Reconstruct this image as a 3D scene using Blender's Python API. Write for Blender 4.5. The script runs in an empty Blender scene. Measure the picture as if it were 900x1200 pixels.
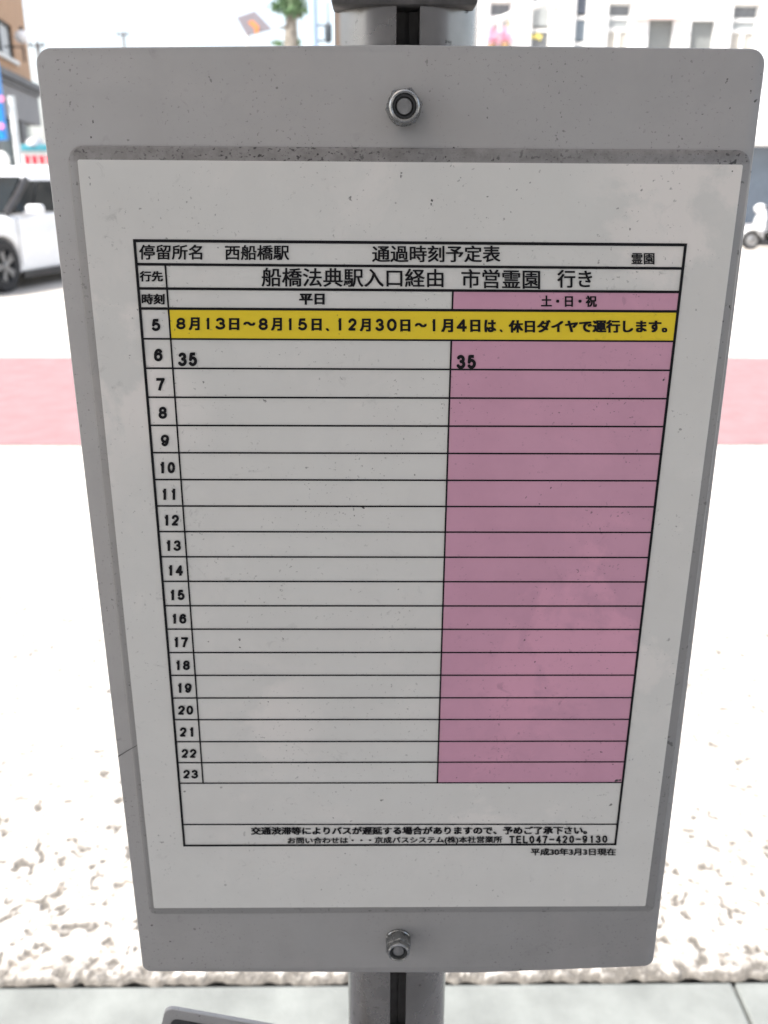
import bpy, bmesh, math, random
import numpy as np
from mathutils import Vector, Matrix
R = math.radians
random.seed(7); rng = np.random.default_rng(7)
S = bpy.context.scene
COL = S.collection

# ------------------------------------------------------------------ camera
EYE = 1.35
CAM = Vector((-0.01192, -0.30984, EYE))
FPX = 1075.0                      # focal length in pixels of the 900 x 1200 photograph
PITCH, YAW, ROLL = R(19.956), R(0.712), R(0.16)
fw = Vector((math.sin(YAW)*math.cos(PITCH), math.cos(YAW)*math.cos(PITCH), -math.sin(PITCH)))
rt0 = Vector((math.cos(YAW), -math.sin(YAW), 0)); up0 = rt0.cross(fw)
rt = math.cos(ROLL)*rt0 + math.sin(ROLL)*up0
up = -math.sin(ROLL)*rt0 + math.cos(ROLL)*up0
cd = bpy.data.cameras.new('camera'); cam = bpy.data.objects.new('camera', cd); COL.objects.link(cam)
m = Matrix.Identity(4)
for i in range(3):
    m[i][0], m[i][1], m[i][2], m[i][3] = rt[i], up[i], -fw[i], CAM[i]
cam.matrix_world = m
cd.sensor_fit = 'VERTICAL'; cd.sensor_height = 36; cd.lens = FPX/1200*36
cd.clip_start = 0.01; cd.clip_end = 3000
cd.dof.use_dof = True; cd.dof.focus_distance = 0.305; cd.dof.aperture_fstop = 19.0
S.camera = cam

# ------------------------------------------------------------------ light
SUN_EL, SUN_AZ = R(55), R(240)        # azimuth clockwise from +Y: behind the photographer, to the left
W = bpy.data.worlds.new('World'); S.world = W; W.use_nodes = True
wn = W.node_tree
sky = wn.nodes.new('ShaderNodeTexSky'); sky.sky_type = 'NISHITA'; sky.sun_disc = False
sky.sun_elevation = SUN_EL; sky.sun_rotation = SUN_AZ
sky.air_density = 1.0; sky.dust_density = 4.0; sky.ozone_density = 1.0
bgn = wn.nodes['Background']; bgn.inputs['Strength'].default_value = 0.15
# thin bright cloud veil over the blue
wtc = wn.nodes.new('ShaderNodeTexCoord'); wnz = wn.nodes.new('ShaderNodeTexNoise'); wnz.inputs['Scale'].default_value = 2.2; wnz.inputs['Detail'].default_value = 6
wn.links.new(wtc.outputs['Generated'], wnz.inputs['Vector'])
wmr = wn.nodes.new('ShaderNodeMapRange'); wmr.inputs['From Min'].default_value = .3; wmr.inputs['From Max'].default_value = .7
wmr.inputs['To Min'].default_value = .35; wmr.inputs['To Max'].default_value = .6; wn.links.new(wnz.outputs['Fac'], wmr.inputs['Value'])
wmx = wn.nodes.new('ShaderNodeMix'); wmx.data_type = 'RGBA'; wn.links.new(wmr.outputs['Result'], wmx.inputs[0])
wn.links.new(sky.outputs[0], wmx.inputs[6]); wmx.inputs[7].default_value = (3.05, 3.12, 3.15, 1)
wn.links.new(wmx.outputs[2], bgn.inputs['Color'])
sl = bpy.data.lights.new('sun', 'SUN'); sl.energy = 3.0; sl.angle = R(0.6); sl.color = (1, 0.96, 0.9)
so = bpy.data.objects.new('sun', sl); COL.objects.link(so)
sd = Vector((math.sin(SUN_AZ)*math.cos(SUN_EL), math.cos(SUN_AZ)*math.cos(SUN_EL), math.sin(SUN_EL)))
so.rotation_euler = sd.to_track_quat('Z', 'Y').to_euler(); so.location = sd*50
S.view_settings.view_transform = 'Standard'; S.view_settings.look = 'None'
S.view_settings.gamma = 1.0; S.view_settings.exposure = 1.68
try: S.view_settings.use_curve_mapping = False
except Exception: pass

# ------------------------------------------------------------------ helpers
def ray(px, py):
    return (fw + rt*((px-450)/FPX) - up*((py-600)/FPX)).normalized()
def at_y(px, py, Y):
    d = ray(px, py); return CAM + d*((Y-CAM.y)/d.y)
def at_z(px, py, Z):
    d = ray(px, py); return CAM + d*((Z-CAM.z)/d.z)

class MB:
    """collects faces for ONE mesh object"""
    def __init__(s): s.v = []; s.f = []; s.mi = []
    def add(s, vs, fs, mi=0, M=None):
        b = len(s.v)
        for p in vs:
            p = Vector(p); s.v.append(tuple(M @ p) if M else tuple(p))
        for f in fs: s.f.append([b+i for i in f]); s.mi.append(mi)
        return s
    def box(s, x0, x1, y0, y1, z0, z1, mi=0, M=None):
        vs = [(x0,y0,z0),(x1,y0,z0),(x1,y1,z0),(x0,y1,z0),(x0,y0,z1),(x1,y0,z1),(x1,y1,z1),(x0,y1,z1)]
        return s.add(vs, [(3,2,1,0),(4,5,6,7),(0,1,5,4),(1,2,6,5),(2,3,7,6),(3,0,4,7)], mi, M)
    def bbox(s, x0, x1, y0, y1, z0, z1, bev, mi=0, M=None, seg=2):
        bm = bmesh.new(); bmesh.ops.create_cube(bm, size=1)
        for v in bm.verts: v.co = Vector(((x0+x1)/2+v.co.x*(x1-x0), (y0+y1)/2+v.co.y*(y1-y0), (z0+z1)/2+v.co.z*(z1-z0)))
        bmesh.ops.bevel(bm, geom=bm.edges[:], offset=bev, segments=seg, affect='EDGES', profile=0.5)
        bm.verts.index_update()
        s.add([v.co.copy() for v in bm.verts], [[v.index for v in f.verts] for f in bm.faces], mi, M); bm.free(); return s
    def tube(s, pts, rad, n=12, mi=0, M=None, cap=True):
        pts = [Vector(p) for p in pts]
        if not hasattr(rad, '__len__'): rad = [rad]*len(pts)
        vs, fs = [], []
        for i, p in enumerate(pts):
            t = (pts[min(i+1, len(pts)-1)] - pts[max(i-1, 0)]).normalized()
            a = t.cross(Vector((0, 0, 1))) if abs(t.z) < .9 else t.cross(Vector((0, 1, 0)))
            a.normalize(); b = t.cross(a)
            for k in range(n):
                an = 2*math.pi*k/n; vs.append(p + (a*math.cos(an)+b*math.sin(an))*rad[i])
        for i in range(len(pts)-1):
            for k in range(n):
                k2 = (k+1) % n; fs.append((i*n+k, i*n+k2, (i+1)*n+k2, (i+1)*n+k))
        if cap: fs.append(list(range(n))); fs.append(list(range((len(pts)-1)*n, len(pts)*n))[::-1])
        return s.add(vs, fs, mi, M)
    def lathe(s, prof, n=24, mi=0, M=None):
        """prof: (radius, height) about local Z"""
        vs, fs = [], []
        for r, h in prof:
            for k in range(n):
                a = 2*math.pi*k/n; vs.append((r*math.cos(a), r*math.sin(a), h))
        for i in range(len(prof)-1):
            for k in range(n):
                k2 = (k+1) % n; fs.append((i*n+k, i*n+k2, (i+1)*n+k2, (i+1)*n+k))
        return s.add(vs, fs, mi, M)
    def prism(s, out, y0, y1, bev=0.0, mi=0, M=None):
        """outline in (x,z), front face at y0 (bevelled), back at y1"""
        n = len(out); c = Vector((sum(p[0] for p in out)/n, sum(p[1] for p in out)/n))
        rings = []
        if bev > 0:
            ins = inset(out, bev)
            rings = [(ins, y0), (out, y0+bev), (out, y1)]
        else: rings = [(out, y0), (out, y1)]
        vs = [(p[0], y, p[1]) for o, y in rings for p in o]; fs = [list(range(n))]
        for i in range(len(rings)-1):
            for k in range(n):
                k2 = (k+1) % n; fs.append((i*n+k2, i*n+k, (i+1)*n+k, (i+1)*n+k2))
        fs.append(list(range((len(rings)-1)*n, len(rings)*n))[::-1])
        return s.add(vs, fs, mi, M)
    def build(s, name, mats, parent=None, smooth=False, loc=None, angle=35):
        me = bpy.data.meshes.new(name)
        o = bpy.data.objects.new(name, me); COL.objects.link(o)
        L = Vector((0, 0, 0))
        if parent is not None:
            L = parent['_w'] if '_w' in parent.keys() else None
            L = WLOC[parent.name]
            o.parent = parent
        elif loc is not None: L = Vector(loc); o.location = L
        WLOC[o.name] = L
        vv = [(p[0]-L[0], p[1]-L[1], p[2]-L[2]) for p in s.v]
        me.from_pydata(vv, [], s.f)
        if not isinstance(mats, (list, tuple)): mats = [mats]
        for mm in mats: me.materials.append(mm)
        me.polygons.foreach_set('material_index', s.mi)
        bm = bmesh.new(); bm.from_mesh(me)
        bmesh.ops.recalc_face_normals(bm, faces=bm.faces[:]); bm.to_mesh(me); bm.free()
        if smooth:
            me.polygons.foreach_set('use_smooth', [True]*len(me.polygons))
            me.set_sharp_from_angle(angle=R(angle))
        me.update(); return o
WLOC = {}
def inset(out, d):
    n = len(out); r = []
    area = sum(out[i][0]*out[(i+1) % n][1]-out[(i+1) % n][0]*out[i][1] for i in range(n))
    sg = 1 if area > 0 else -1
    for i in range(n):
        p, q, t = Vector(out[i-1][:2]), Vector(out[i][:2]), Vector(out[(i+1) % n][:2])
        a = (q-p).normalized(); b = (t-q).normalized()
        na = Vector((-a.y, a.x))*sg; nb = Vector((-b.y, b.x))*sg
        h = (na+nb); h = h.normalized() if h.length > 1e-9 else na
        c = max(.3, h.dot(na)); q2 = q+h*(d/c); r.append((q2.x, q2.y))
    return r
def round_poly(pts, rads, n=8):
    out = []; k = len(pts)
    if not hasattr(rads, '__len__'): rads = [rads]*k
    for i in range(k):
        p, q, t = Vector(pts[i-1]), Vector(pts[i]), Vector(pts[(i+1) % k]); r = rads[i]
        if r <= 0: out.append((q.x, q.y)); continue
        a = (p-q).normalized(); b = (t-q).normalized(); th = a.angle(b)
        d = r/math.tan(th/2); c = q+(a+b).normalized()*(r/math.sin(th/2))
        s0 = q+a*d-c; s1 = q+b*d-c
        a0 = math.atan2(s0.y, s0.x); a1 = math.atan2(s1.y, s1.x); da = (a1-a0+math.pi) % (2*math.pi)-math.pi
        for j in range(n+1):
            an = a0+da*j/n; out.append((c.x+r*math.cos(an), c.y+r*math.sin(an)))
    return out
def empty(name, loc, rz=0):
    o = bpy.data.objects.new(name, None); COL.objects.link(o); o.location = loc; o.rotation_euler = (0, 0, rz)
    o.empty_display_size = .1; WLOC[o.name] = Vector((0, 0, 0)) if rz else Vector(loc); return o
def tag(o, label, cat, group=None, kind=None):
    o['label'] = label; o['category'] = cat
    if group: o['group'] = group
    if kind: o['kind'] = kind
    return o
def structure(o): o['kind'] = 'structure'; return o

# ------------------------------------------------------------------ materials
def new_mat(name):
    mt = bpy.data.materials.new(name); mt.use_nodes = True; nt = mt.node_tree
    return mt, nt, nt.nodes['Principled BSDF']
def N(nt, typ, **kw):
    n = nt.nodes.new(typ)
    for k, v in kw.items():
        if k in n.inputs.keys(): n.inputs[k].default_value = v
        else: setattr(n, k, v)
    return n
def noise(nt, scale, detail=4, rough=.55, vec=None, dist=0):
    n = N(nt, 'ShaderNodeTexNoise'); n.inputs['Scale'].default_value = scale; n.inputs['Detail'].default_value = detail
    n.inputs['Roughness'].default_value = rough; n.inputs['Distortion'].default_value = dist
    if vec is not None: nt.links.new(vec, n.inputs['Vector'])
    return n.outputs['Fac']
def ramp(nt, fac, a, b, ca=0.0, cb=1.0):
    r = N(nt, 'ShaderNodeMapRange'); r.inputs['From Min'].default_value = a; r.inputs['From Max'].default_value = b
    r.inputs['To Min'].default_value = ca; r.inputs['To Max'].default_value = cb; r.clamp = True
    nt.links.new(fac, r.inputs['Value']); return r.outputs['Result']
def math2(nt, op, a, b):
    n = N(nt, 'ShaderNodeMath'); n.operation = op
    for i, x in enumerate((a, b)):
        if isinstance(x, (int, float)): n.inputs[i].default_value = x
        else: nt.links.new(x, n.inputs[i])
    return n.outputs[0]
def mixc(nt, fac, a, b):
    n = N(nt, 'ShaderNodeMix'); n.data_type = 'RGBA'
    for i, x in ((0, fac), (6, a), (7, b)):
        if isinstance(x, (int, float)): n.inputs[i].default_value = x
        elif isinstance(x, (tuple, list)): n.inputs[i].default_value = (*x[:3], 1)
        else: nt.links.new(x, n.inputs[i])
    return n.outputs[2]
def objc(nt): return N(nt, 'ShaderNodeTexCoord').outputs['Object']
def mat(name, col, rough=.5, metal=0.0, var=.12, scale=4.0, bump=0.0, bscale=60, spec=.5):
    mt, nt, b = new_mat(name); oc = objc(nt)
    f = noise(nt, scale, 5, .6, oc)
    dk = tuple(c*(1-var) for c in col); lt = tuple(min(1, c*(1+var)) for c in col)
    nt.links.new(mixc(nt, ramp(nt, f, .3, .7), dk, lt), b.inputs['Base Color'])
    nt.links.new(ramp(nt, noise(nt, scale*2.3, 4, .6, oc), .3, .7, max(0, rough-.08), min(1, rough+.08)), b.inputs['Roughness'])
    b.inputs['Metallic'].default_value = metal; b.inputs['Specular IOR Level'].default_value = spec
    if bump:
        bp = N(nt, 'ShaderNodeBump'); bp.inputs['Strength'].default_value = bump; bp.inputs['Distance'].default_value = .01
        nt.links.new(noise(nt, bscale, 5, .6, oc), bp.inputs['Height']); nt.links.new(bp.outputs[0], b.inputs['Normal'])
    return mt
def board_mat(name, col, rough, specks=.62, stain=.10, stain_col=(.80, .74, .72), spec=.5, sizes=(420, 900), topband=None, coat=0.0, scuff_sheen=.55):
    """weathered plastic / laminated paper: faint cloudy staining, fine grime and scattered dark specks"""
    mt, nt, b = new_mat(name); oc = objc(nt)
    f1 = noise(nt, 14, 5, .6, oc); f2 = noise(nt, 55, 5, .65, oc)
    c = mixc(nt, ramp(nt, f1, .35, .68, 0, stain), col, tuple(x*y for x, y in zip(col, stain_col)))
    c = mixc(nt, ramp(nt, f2, .42, .72, 0, stain*.8), c, tuple(x*.72 for x in col))
    # pale patches: scuffs, with soft reflections painted into the colour
    f3 = noise(nt, 22, 6, .7, oc, .6); pale_c = (min(1,col[0]*1.26), min(1,col[1]*1.19), min(1,col[2]*1.18))
    c = mixc(nt, ramp(nt, f3, .54, .70, 0, .22), c, pale_c)
    f4 = noise(nt, 17, 9, .62, oc, .3); f5 = noise(nt, 6.5, 2, .5, oc)      # larger pale patches, likewise scuffs and painted reflections
    c = mixc(nt, math2(nt, 'MULTIPLY', ramp(nt, f4, .52, .57, 0, scuff_sheen), ramp(nt, f5, .50, .58)), c, pale_c)
    smd = math2(nt, 'MULTIPLY', ramp(nt, noise(nt, 130, 5, .7, oc, 1.2), .60, .72, 0, .5), ramp(nt, noise(nt, 19, 3, .6, oc), .50, .62))
    c = mixc(nt, smd, c, tuple(x*.35 for x in col))                        # rubbed-in smudges
    # specks: a dense field thresholded by a patchy mask
    v = N(nt, 'ShaderNodeTexVoronoi'); v.inputs['Scale'].default_value = sizes[0]; nt.links.new(oc, v.inputs['Vector'])
    sp = ramp(nt, noise(nt, sizes[0], 2, .5, oc), specks+.10, specks+.13)
    patch = ramp(nt, noise(nt, 26, 3, .6, oc), .47, .62)
    sp = math2(nt, 'MULTIPLY', sp, patch)
    sp2 = ramp(nt, noise(nt, sizes[1], 2, .5, oc), specks+.05, specks+.10, 0, .55)
    sp2 = math2(nt, 'MULTIPLY', sp2, ramp(nt, noise(nt, 34, 3, .6, oc), .43, .62))
    tot = math2(nt, 'MAXIMUM', sp, sp2)
    if topband:
        z0, z1, dens = topband
        sx = N(nt, 'ShaderNodeSeparateXYZ'); nt.links.new(oc, sx.inputs[0])
        band = ramp(nt, sx.outputs['Z'], z0, z1)
        grime = ramp(nt, noise(nt, 150, 6, .75, oc), .34, .66, .2, .85)
        c = mixc(nt, math2(nt, 'MULTIPLY', band, grime), c, (.15, .14, .135))
        mp = N(nt, 'ShaderNodeMapping'); mp.inputs['Scale'].default_value = (.7, 1, 1); nt.links.new(oc, mp.inputs['Vector'])
        s3 = ramp(nt, noise(nt, 950, 2, .5, mp.outputs[0]), dens, dens+.04)
        s3 = math2(nt, 'MULTIPLY', math2(nt, 'MULTIPLY', s3, band), ramp(nt, noise(nt, 22, 4, .65, oc), .38, .58, .12, 1))
        tot = math2(nt, 'MAXIMUM', tot, s3)
    c = mixc(nt, tot, c, (.035, .033, .032))
    nt.links.new(c, b.inputs['Base Color'])
    nt.links.new(ramp(nt, f2, .3, .7, rough-.08, rough+.10), b.inputs['Roughness'])
    b.inputs['Specular IOR Level'].default_value = spec
    if coat: b.inputs['Coat Weight'].default_value = coat; b.inputs['Coat Roughness'].default_value = .25
    bp = N(nt, 'ShaderNodeBump'); bp.inputs['Strength'].default_value = .08; bp.inputs['Distance'].default_value = .002
    nt.links.new(noise(nt, 40, 4, .6, oc), bp.inputs['Height']); nt.links.new(bp.outputs[0], b.inputs['Normal'])
    return mt

PLASTIC = (.352, .348, .343); PAPER = (.675, .672, .64)
M = {}
M['plate'] = board_mat('weathered_white_plastic', PLASTIC, .45, specks=.59, stain=.22, scuff_sheen=.12)
M['ink'] = mat('black_print', (.006, .006, .008), .55, var=.1, spec=.2)
M['metal'] = mat('stainless_steel', (.33, .335, .33), .25, 1, var=.25, scale=150)
M['metal_dull'] = mat('dull_steel', (.30, .30, .30), .5, 1, var=.25, scale=300)
M['nylon'] = mat('dark_nylon', (.02, .022, .024), .4, var=.2, scale=200)

# ------------------------------------------------------------------ ground, road
EDGE_Y = 0.945                                         # where the asphalt meets the concrete channel
gm = MB(); gm.add([(-400,-60,-.03),(400,-60,-.03),(400,1500,-.03),(-400,1500,-.03)], [(0,1,2,3)])
structure(gm.build('ground', mat('distant_ground', (.32,.31,.29), .9, var=.1, scale=.3)))

def asphalt_mat(name, attr):
    mt, nt, b = new_mat(name); oc = objc(nt)
    pale = mixc(nt, ramp(nt, noise(nt, 9, 4, .6, oc), .3, .7), (.40, .37, .335), (.50, .475, .44))
    vo = N(nt, 'ShaderNodeTexVoronoi'); vo.inputs['Scale'].default_value = 95; nt.links.new(oc, vo.inputs['Vector'])
    tint = N(nt, 'ShaderNodeSeparateColor'); nt.links.new(vo.outputs['Color'], tint.inputs[0])
    stone = mixc(nt, ramp(nt, tint.outputs[0], .80, 1.0, 0, .8), pale, (.16, .13, .10))
    stone = mixc(nt, ramp(nt, tint.outputs[1], .6, 1, 0, .6), stone, (.48, .46, .43))
    if attr:
        at = N(nt, 'ShaderNodeAttribute'); at.attribute_name = 'binder'
        fac = at.outputs['Fac']
    else:
        ve = N(nt, 'ShaderNodeTexVoronoi'); ve.inputs['Scale'].default_value = 95; ve.feature = 'DISTANCE_TO_EDGE'
        nt.links.new(oc, ve.inputs['Vector'])
        fac = math2(nt, 'MULTIPLY', ramp(nt, ve.outputs['Distance'], .04, .12, 1, 0), ramp(nt, noise(nt, 40, 3, .6, oc), .5, .6))
    c = mixc(nt, fac, stone, (.115, .105, .092))
    nt.links.new(c, b.inputs['Base Color'])
    b.inputs['Roughness'].default_value = .75; b.inputs['Specular IOR Level'].default_value = .35
    return mt
# near asphalt: every stone is real relief (jittered cells), the pits between show the dark binder
def worley(X, Y, cell, seed):
    r = np.random.default_rng(seed); n = 512
    jx = r.random((n, n)); jy = r.random((n, n)); hh = r.random((n, n))
    ix = np.floor(X/cell).astype(int); iy = np.floor(Y/cell).astype(int)
    d1 = np.full(X.shape, 9e9); d2 = np.full(X.shape, 9e9); h = np.zeros(X.shape)
    for a in (-1, 0, 1):
        for c in (-1, 0, 1):
            cx, cy = ix+a, iy+c
            px = (cx+jx[cx % n, cy % n])*cell; py = (cy+jy[cx % n, cy % n])*cell
            d = np.hypot(X-px, Y-py); hv = hh[cx % n, cy % n]
            nearer = d < d1
            d2 = np.where(nearer, d1, np.minimum(d2, d)); h = np.where(nearer, hv, h); d1 = np.where(nearer, d, d1)
    return d1, d2, h
NX0, NX1, NY1 = -1.5, 1.5, 2.6
st = .0042
xs = np.arange(NX0, NX1+1e-6, st); ys = np.arange(EDGE_Y, NY1+1e-6, st)
GX, GY = np.meshgrid(xs, ys)
d1, d2, hh = worley(GX+10, GY+10, .0105, 3)
edge = np.clip((d2-d1)/.0045, 0, 1)
def vnoise(X, Y, cell, seed):
    r = np.random.default_rng(seed); g = r.random((256, 256)); x = X/cell; y = Y/cell
    i = np.floor(x).astype(int); j = np.floor(y).astype(int); u = x-i; v = y-j; u = u*u*(3-2*u); v = v*v*(3-2*v)
    return (g[i%256,j%256]*(1-u)+g[(i+1)%256,j%256]*u)*(1-v)+(g[i%256,(j+1)%256]*(1-u)+g[(i+1)%256,(j+1)%256]*u)*v
patch = .55*vnoise(GX+20, GY+20, .022, 5)+.45*vnoise(GX+20, GY+20, .011, 6)
pit = np.clip((.29+.125*np.clip(1-(GY-EDGE_Y)/.75, 0, 1)-patch)/.09, 0, 1)*np.clip((.8-hh)/.2, 0, 1)      # missing stones, thinned with distance to imitate glare washing them out
nearlip = np.clip(1-(GY-EDGE_Y)/.07, 0, 1)
pit = np.clip(pit+nearlip*np.clip((.62-patch)/.12, 0, 1)*.9, 0, 1)
Z = .006+edge*.0025*(.35+.65*hh)-pit*.004
pit = np.maximum(pit, np.clip((.030*patch-.008-(GY-EDGE_Y))/.004, 0, 1)*.85)
lip = np.clip((GY-EDGE_Y)/.006, 0, 1); Z = Z*lip-.002*(1-lip)
GYw = GY.copy(); GYw[0, :] += 0
binder = np.clip((1-edge)*np.maximum(.55*np.clip((.40+.10*np.clip(1-(GY-EDGE_Y)/.75, 0, 1)-patch)/.2, 0, 1), .9*nearlip**1.5*np.clip((.72-patch)/.25, 0, 1))+pit*.95, 0, 1)  # gap tone also fades with distance, glare imitated in the colour
# the ragged lip: shift the first rows by value noise
sh = (vnoise(GX+20, GX*0+3, .03, 8)-.5)*.010+(vnoise(GX+20, GX*0+7, .012, 9)-.5)*.010
GYw = GY+sh*np.clip(1-(GY-EDGE_Y)/.06, 0, 1)
nv = GX.size; ny_, nx_ = GX.shape
me = bpy.data.meshes.new('road_surface')
idx = np.arange(nv).reshape(ny_, nx_)
q = np.stack([idx[:-1, :-1], idx[:-1, 1:], idx[1:, 1:], idx[1:, :-1]], -1).reshape(-1, 4)
me.from_pydata(np.stack([GX, GYw, Z], -1).reshape(-1, 3).tolist(), [], q.tolist())
ab = me.attributes.new('binder', 'FLOAT', 'POINT'); ab.data.foreach_set('value', binder.astype(np.float32).ravel())
me.materials.append(asphalt_mat('coarse_asphalt', True))
ro = bpy.data.objects.new('road_surface', me); COL.objects.link(ro); structure(ro)
rd = MB()
far_z = .0
rd.add([(-120,NY1-.01,far_z+.004),(120,NY1-.01,far_z+.004),(120,20.2,far_z+.004),(-120,20.2,far_z+.004)], [(0,1,2,3)])
rd.add([(-120,EDGE_Y,far_z+.004),(NX0+.005,EDGE_Y,far_z+.004),(NX0+.005,NY1,far_z+.004),(-120,NY1,far_z+.004)], [(0,1,2,3)])
rd.add([(NX1-.005,EDGE_Y,far_z+.004),(120,EDGE_Y,far_z+.004),(120,NY1,far_z+.004),(NX1-.005,NY1,far_z+.004)], [(0,1,2,3)])
rd.add([(-120,20.2,.004),(-3,20.2,.004),(-3,300,.004),(-120,300,.004)], [(0,1,2,3)])
structure(rd.build('road', asphalt_mat('worn_asphalt', False)))
# painted red band across the road
ya, yb = at_z(60, 523, 0).y, at_z(60, 420, 0).y
rb = MB(); rb.add([(-60,ya,.008),(60,ya,.008),(60,yb,.008),(-60,yb,.008)], [(0,1,2,3)])
structure(rb.build('red_lane_paint', mat('worn_red_paint', (.225,.130,.136), .8, var=.12, scale=6)))
# concrete channel, kerb and pavement on this side
conc = mat('channel_concrete', (.185,.196,.187), .85, var=.2, scale=9, bump=.25, bscale=220)
ch = MB()
xj = at_z(872, 1180, 0).x
x = xj-2*3
while x < 6:
    ch.bbox(x+.003, x+1.997, .62, EDGE_Y-.006+0.0, -.08, 0, .004); x += 2
structure(ch.build('gutter', conc))
kb = MB(); x = -4.2
while x < 4:
    kb.bbox(x+.002, x+.598, .47, .617, -.08, .12, .012); x += .6
structure(kb.build('kerb', mat('kerb_concrete', (.36,.36,.35), .85, var=.15, scale=10, bump=.2, bscale=150)))
pv = MB()
for i in range(-14, 14):
    for j in range(16):
        pv.bbox(i*.3+.0015, i*.3+.2985, .465-.3*(j+1)+.0015, .465-.3*j-.0015, .05, .12, .003, seg=1)
structure(pv.build('pavement', mat('pavement_slab', (.32,.31,.30), .85, var=.2, scale=7, bump=.2, bscale=160)))
# far kerb and pavement
fk = MB(); fk.bbox(-2.6, 60, 20.2, 20.35, -.02, .13, .02); structure(fk.build('far_kerb', conc))
fp = MB(); fp.box(-2.6, 60, 20.35, 40, -.02, .125); structure(fp.build('far_pavement', mat('far_paving', (.40,.36,.34), .85, var=.12, scale=3)))

# ------------------------------------------------------------------ unseen building and canopy, added behind the camera to shade the board
sb = empty('unseen_shade_building', (0, -9, .12))
w = MB(); w.box(-14, 14, -15, -9, .0, 5); w.build('wall', mat('grey_render_wall', (.30,.30,.31), .8, var=.1), sb)
sgl = mat('shop_glass', (.03,.035,.04), .08, var=.1)
for xx in (-9, -4, 1, 6): w = MB(); w.bbox(xx, xx+2.6, -9.02, -8.96, 1.0, 2.6, .02); w.build('window', sgl, sb)
tag(sb, 'added unseen grey building behind the camera, cutting light on the board', 'building')
cn = empty('unseen_shade_canopy', (0, -1.6, .12))  # unseen canopy, added to keep the sun off the board
for xx in (-3, 2.2):
    w = MB(); w.tube([(xx, -3.6, .12), (xx, -3.6, 3.1)], .05); w.build('column', M['metal_dull'], cn, True)
w = MB(); w.bbox(-3.6, 2.8, -4.2, -.36, 3.1, 3.2, .03); w.build('shade_roof', mat('shade_roof_white', (.55,.55,.56), .6, var=.06), cn)
tag(cn, 'added unseen flat white canopy on two posts, shading the board', 'canopy')

# ------------------------------------------------------------------ bus stop pole
PY = .0265
pt = at_y(474, 30, .02); pb = at_y(466.5, 1170, .02)
PX = (pt.x+pb.x)/2
def pole_profile(Rr=.0232, slot=.0036, depth=.011):
    pts = []
    a0 = math.asin((slot/Rr)**(2.35/2))
    n = 40
    for k in range(n+1):                                    # anticlockwise from the slot's right lip (front is -Y)
        a = -math.pi/2+a0+(2*math.pi-2*a0)*k/n
        c, s_ = math.cos(a), math.sin(a)
        e = 2/2.35                                           # slightly squared round section
        pts.append((math.copysign(abs(c)**e, c)*Rr, math.copysign(abs(s_)**e, s_)*Rr))
    return pts+[(-slot, -Rr+depth), (-.0006, -Rr+depth), (-.0006, -Rr+depth+.002), (.0006, -Rr+depth+.002), (.0006, -Rr+depth), (slot, -Rr+depth)]
def extr(prof, z0, z1, cx, cy, capped=True):
    b = MB(); n = len(prof)
    b.add([(cx+p[0], cy+p[1], z) for z in (z0, z1) for p in prof],
          [(k, (k+1) % n, n+(k+1) % n, n+k) for k in range(n)]+([list(range(n)), list(range(n, 2*n))] if capped else []))
    return b
def alu_mat():
    mt, nt, b = new_mat('weathered_aluminium'); oc = objc(nt)
    f = noise(nt, 30, 5, .65, oc)
    c = mixc(nt, ramp(nt, f, .35, .7), (.24, .23, .22), (.33, .32, .31))
    sp = math2(nt, 'MULTIPLY', ramp(nt, noise(nt, 260, 3, .6, oc), .64, .69), ramp(nt, noise(nt, 45, 3, .6, oc), .48, .60))
    c = mixc(nt, sp, c, (.04, .038, .036)); nt.links.new(c, b.inputs['Base Color'])
    b.inputs['Metallic'].default_value = .8
    nt.links.new(ramp(nt, f, .3, .7, .20, .36), b.inputs['Roughness']); return mt
M['alu'] = alu_mat()
pole = empty('bus_stop_pole', (PX, PY, .12))
pr = extr(pole_profile(), .12, 2.3, PX, PY); npf = len(pole_profile())
for k in range(npf):
    if k >= npf-7: pr.mi[k] = 1                             # the slot's faces take a darker material
pr.build('shaft', [M['alu'], mat('slot_dark', (.10,.097,.095), .7, var=.3, scale=120)], pole, True, angle=30)
YK = PY-.0232-.0012
zc = at_y(474, 6, YK).z; ka, kc = at_y(388, 4, YK).x, at_y(560, 4, YK).x
c = MB(); c.bbox(ka, kc, YK, YK+.016, zc, zc+.05, .0012)
c.build('clamp', mat('grimy_clamp', (.085,.082,.08), .7, .2, var=.5, scale=90), pole, True)
c = MB(); c.bbox(PX-.09, PX+.09, PY-.09, PY+.09, .12, .135, .004); c.build('base_plate', M['metal_dull'], pole)
c = MB(); c.lathe([(0,.0),(.021,.0),(.021,-.006),(0,-.006)], 30, M=Matrix.Translation((PX,PY,2.306))); c.build('end_cap', M['nylon'], pole)
tag(pole, 'slotted aluminium bus stop pole behind the timetable board', 'pole')

# ------------------------------------------------------------------ timetable board
YB = 0.0                                                     # front of the plate
def P(px, py, y): v = at_y(px, py, y); return (v.x, v.z)
root_p = at_y(466, 1139, YB)
tb = empty('timetable_board', (root_p.x, 0, root_p.z))
OFF = root_p.z
plate = round_poly([P(40,56,YB), P(470,52.5,YB), P(899,57,YB), P(765,1132.5,YB), P(560,1140.5,YB), P(167.5,1139,YB)], [.0048,0,.0048,.0042,0,.0042])
b = MB(); b.prism(plate, YB, YB+.003, .0004); b.build('back_plate', M['plate'], tb, True, angle=50)
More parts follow.
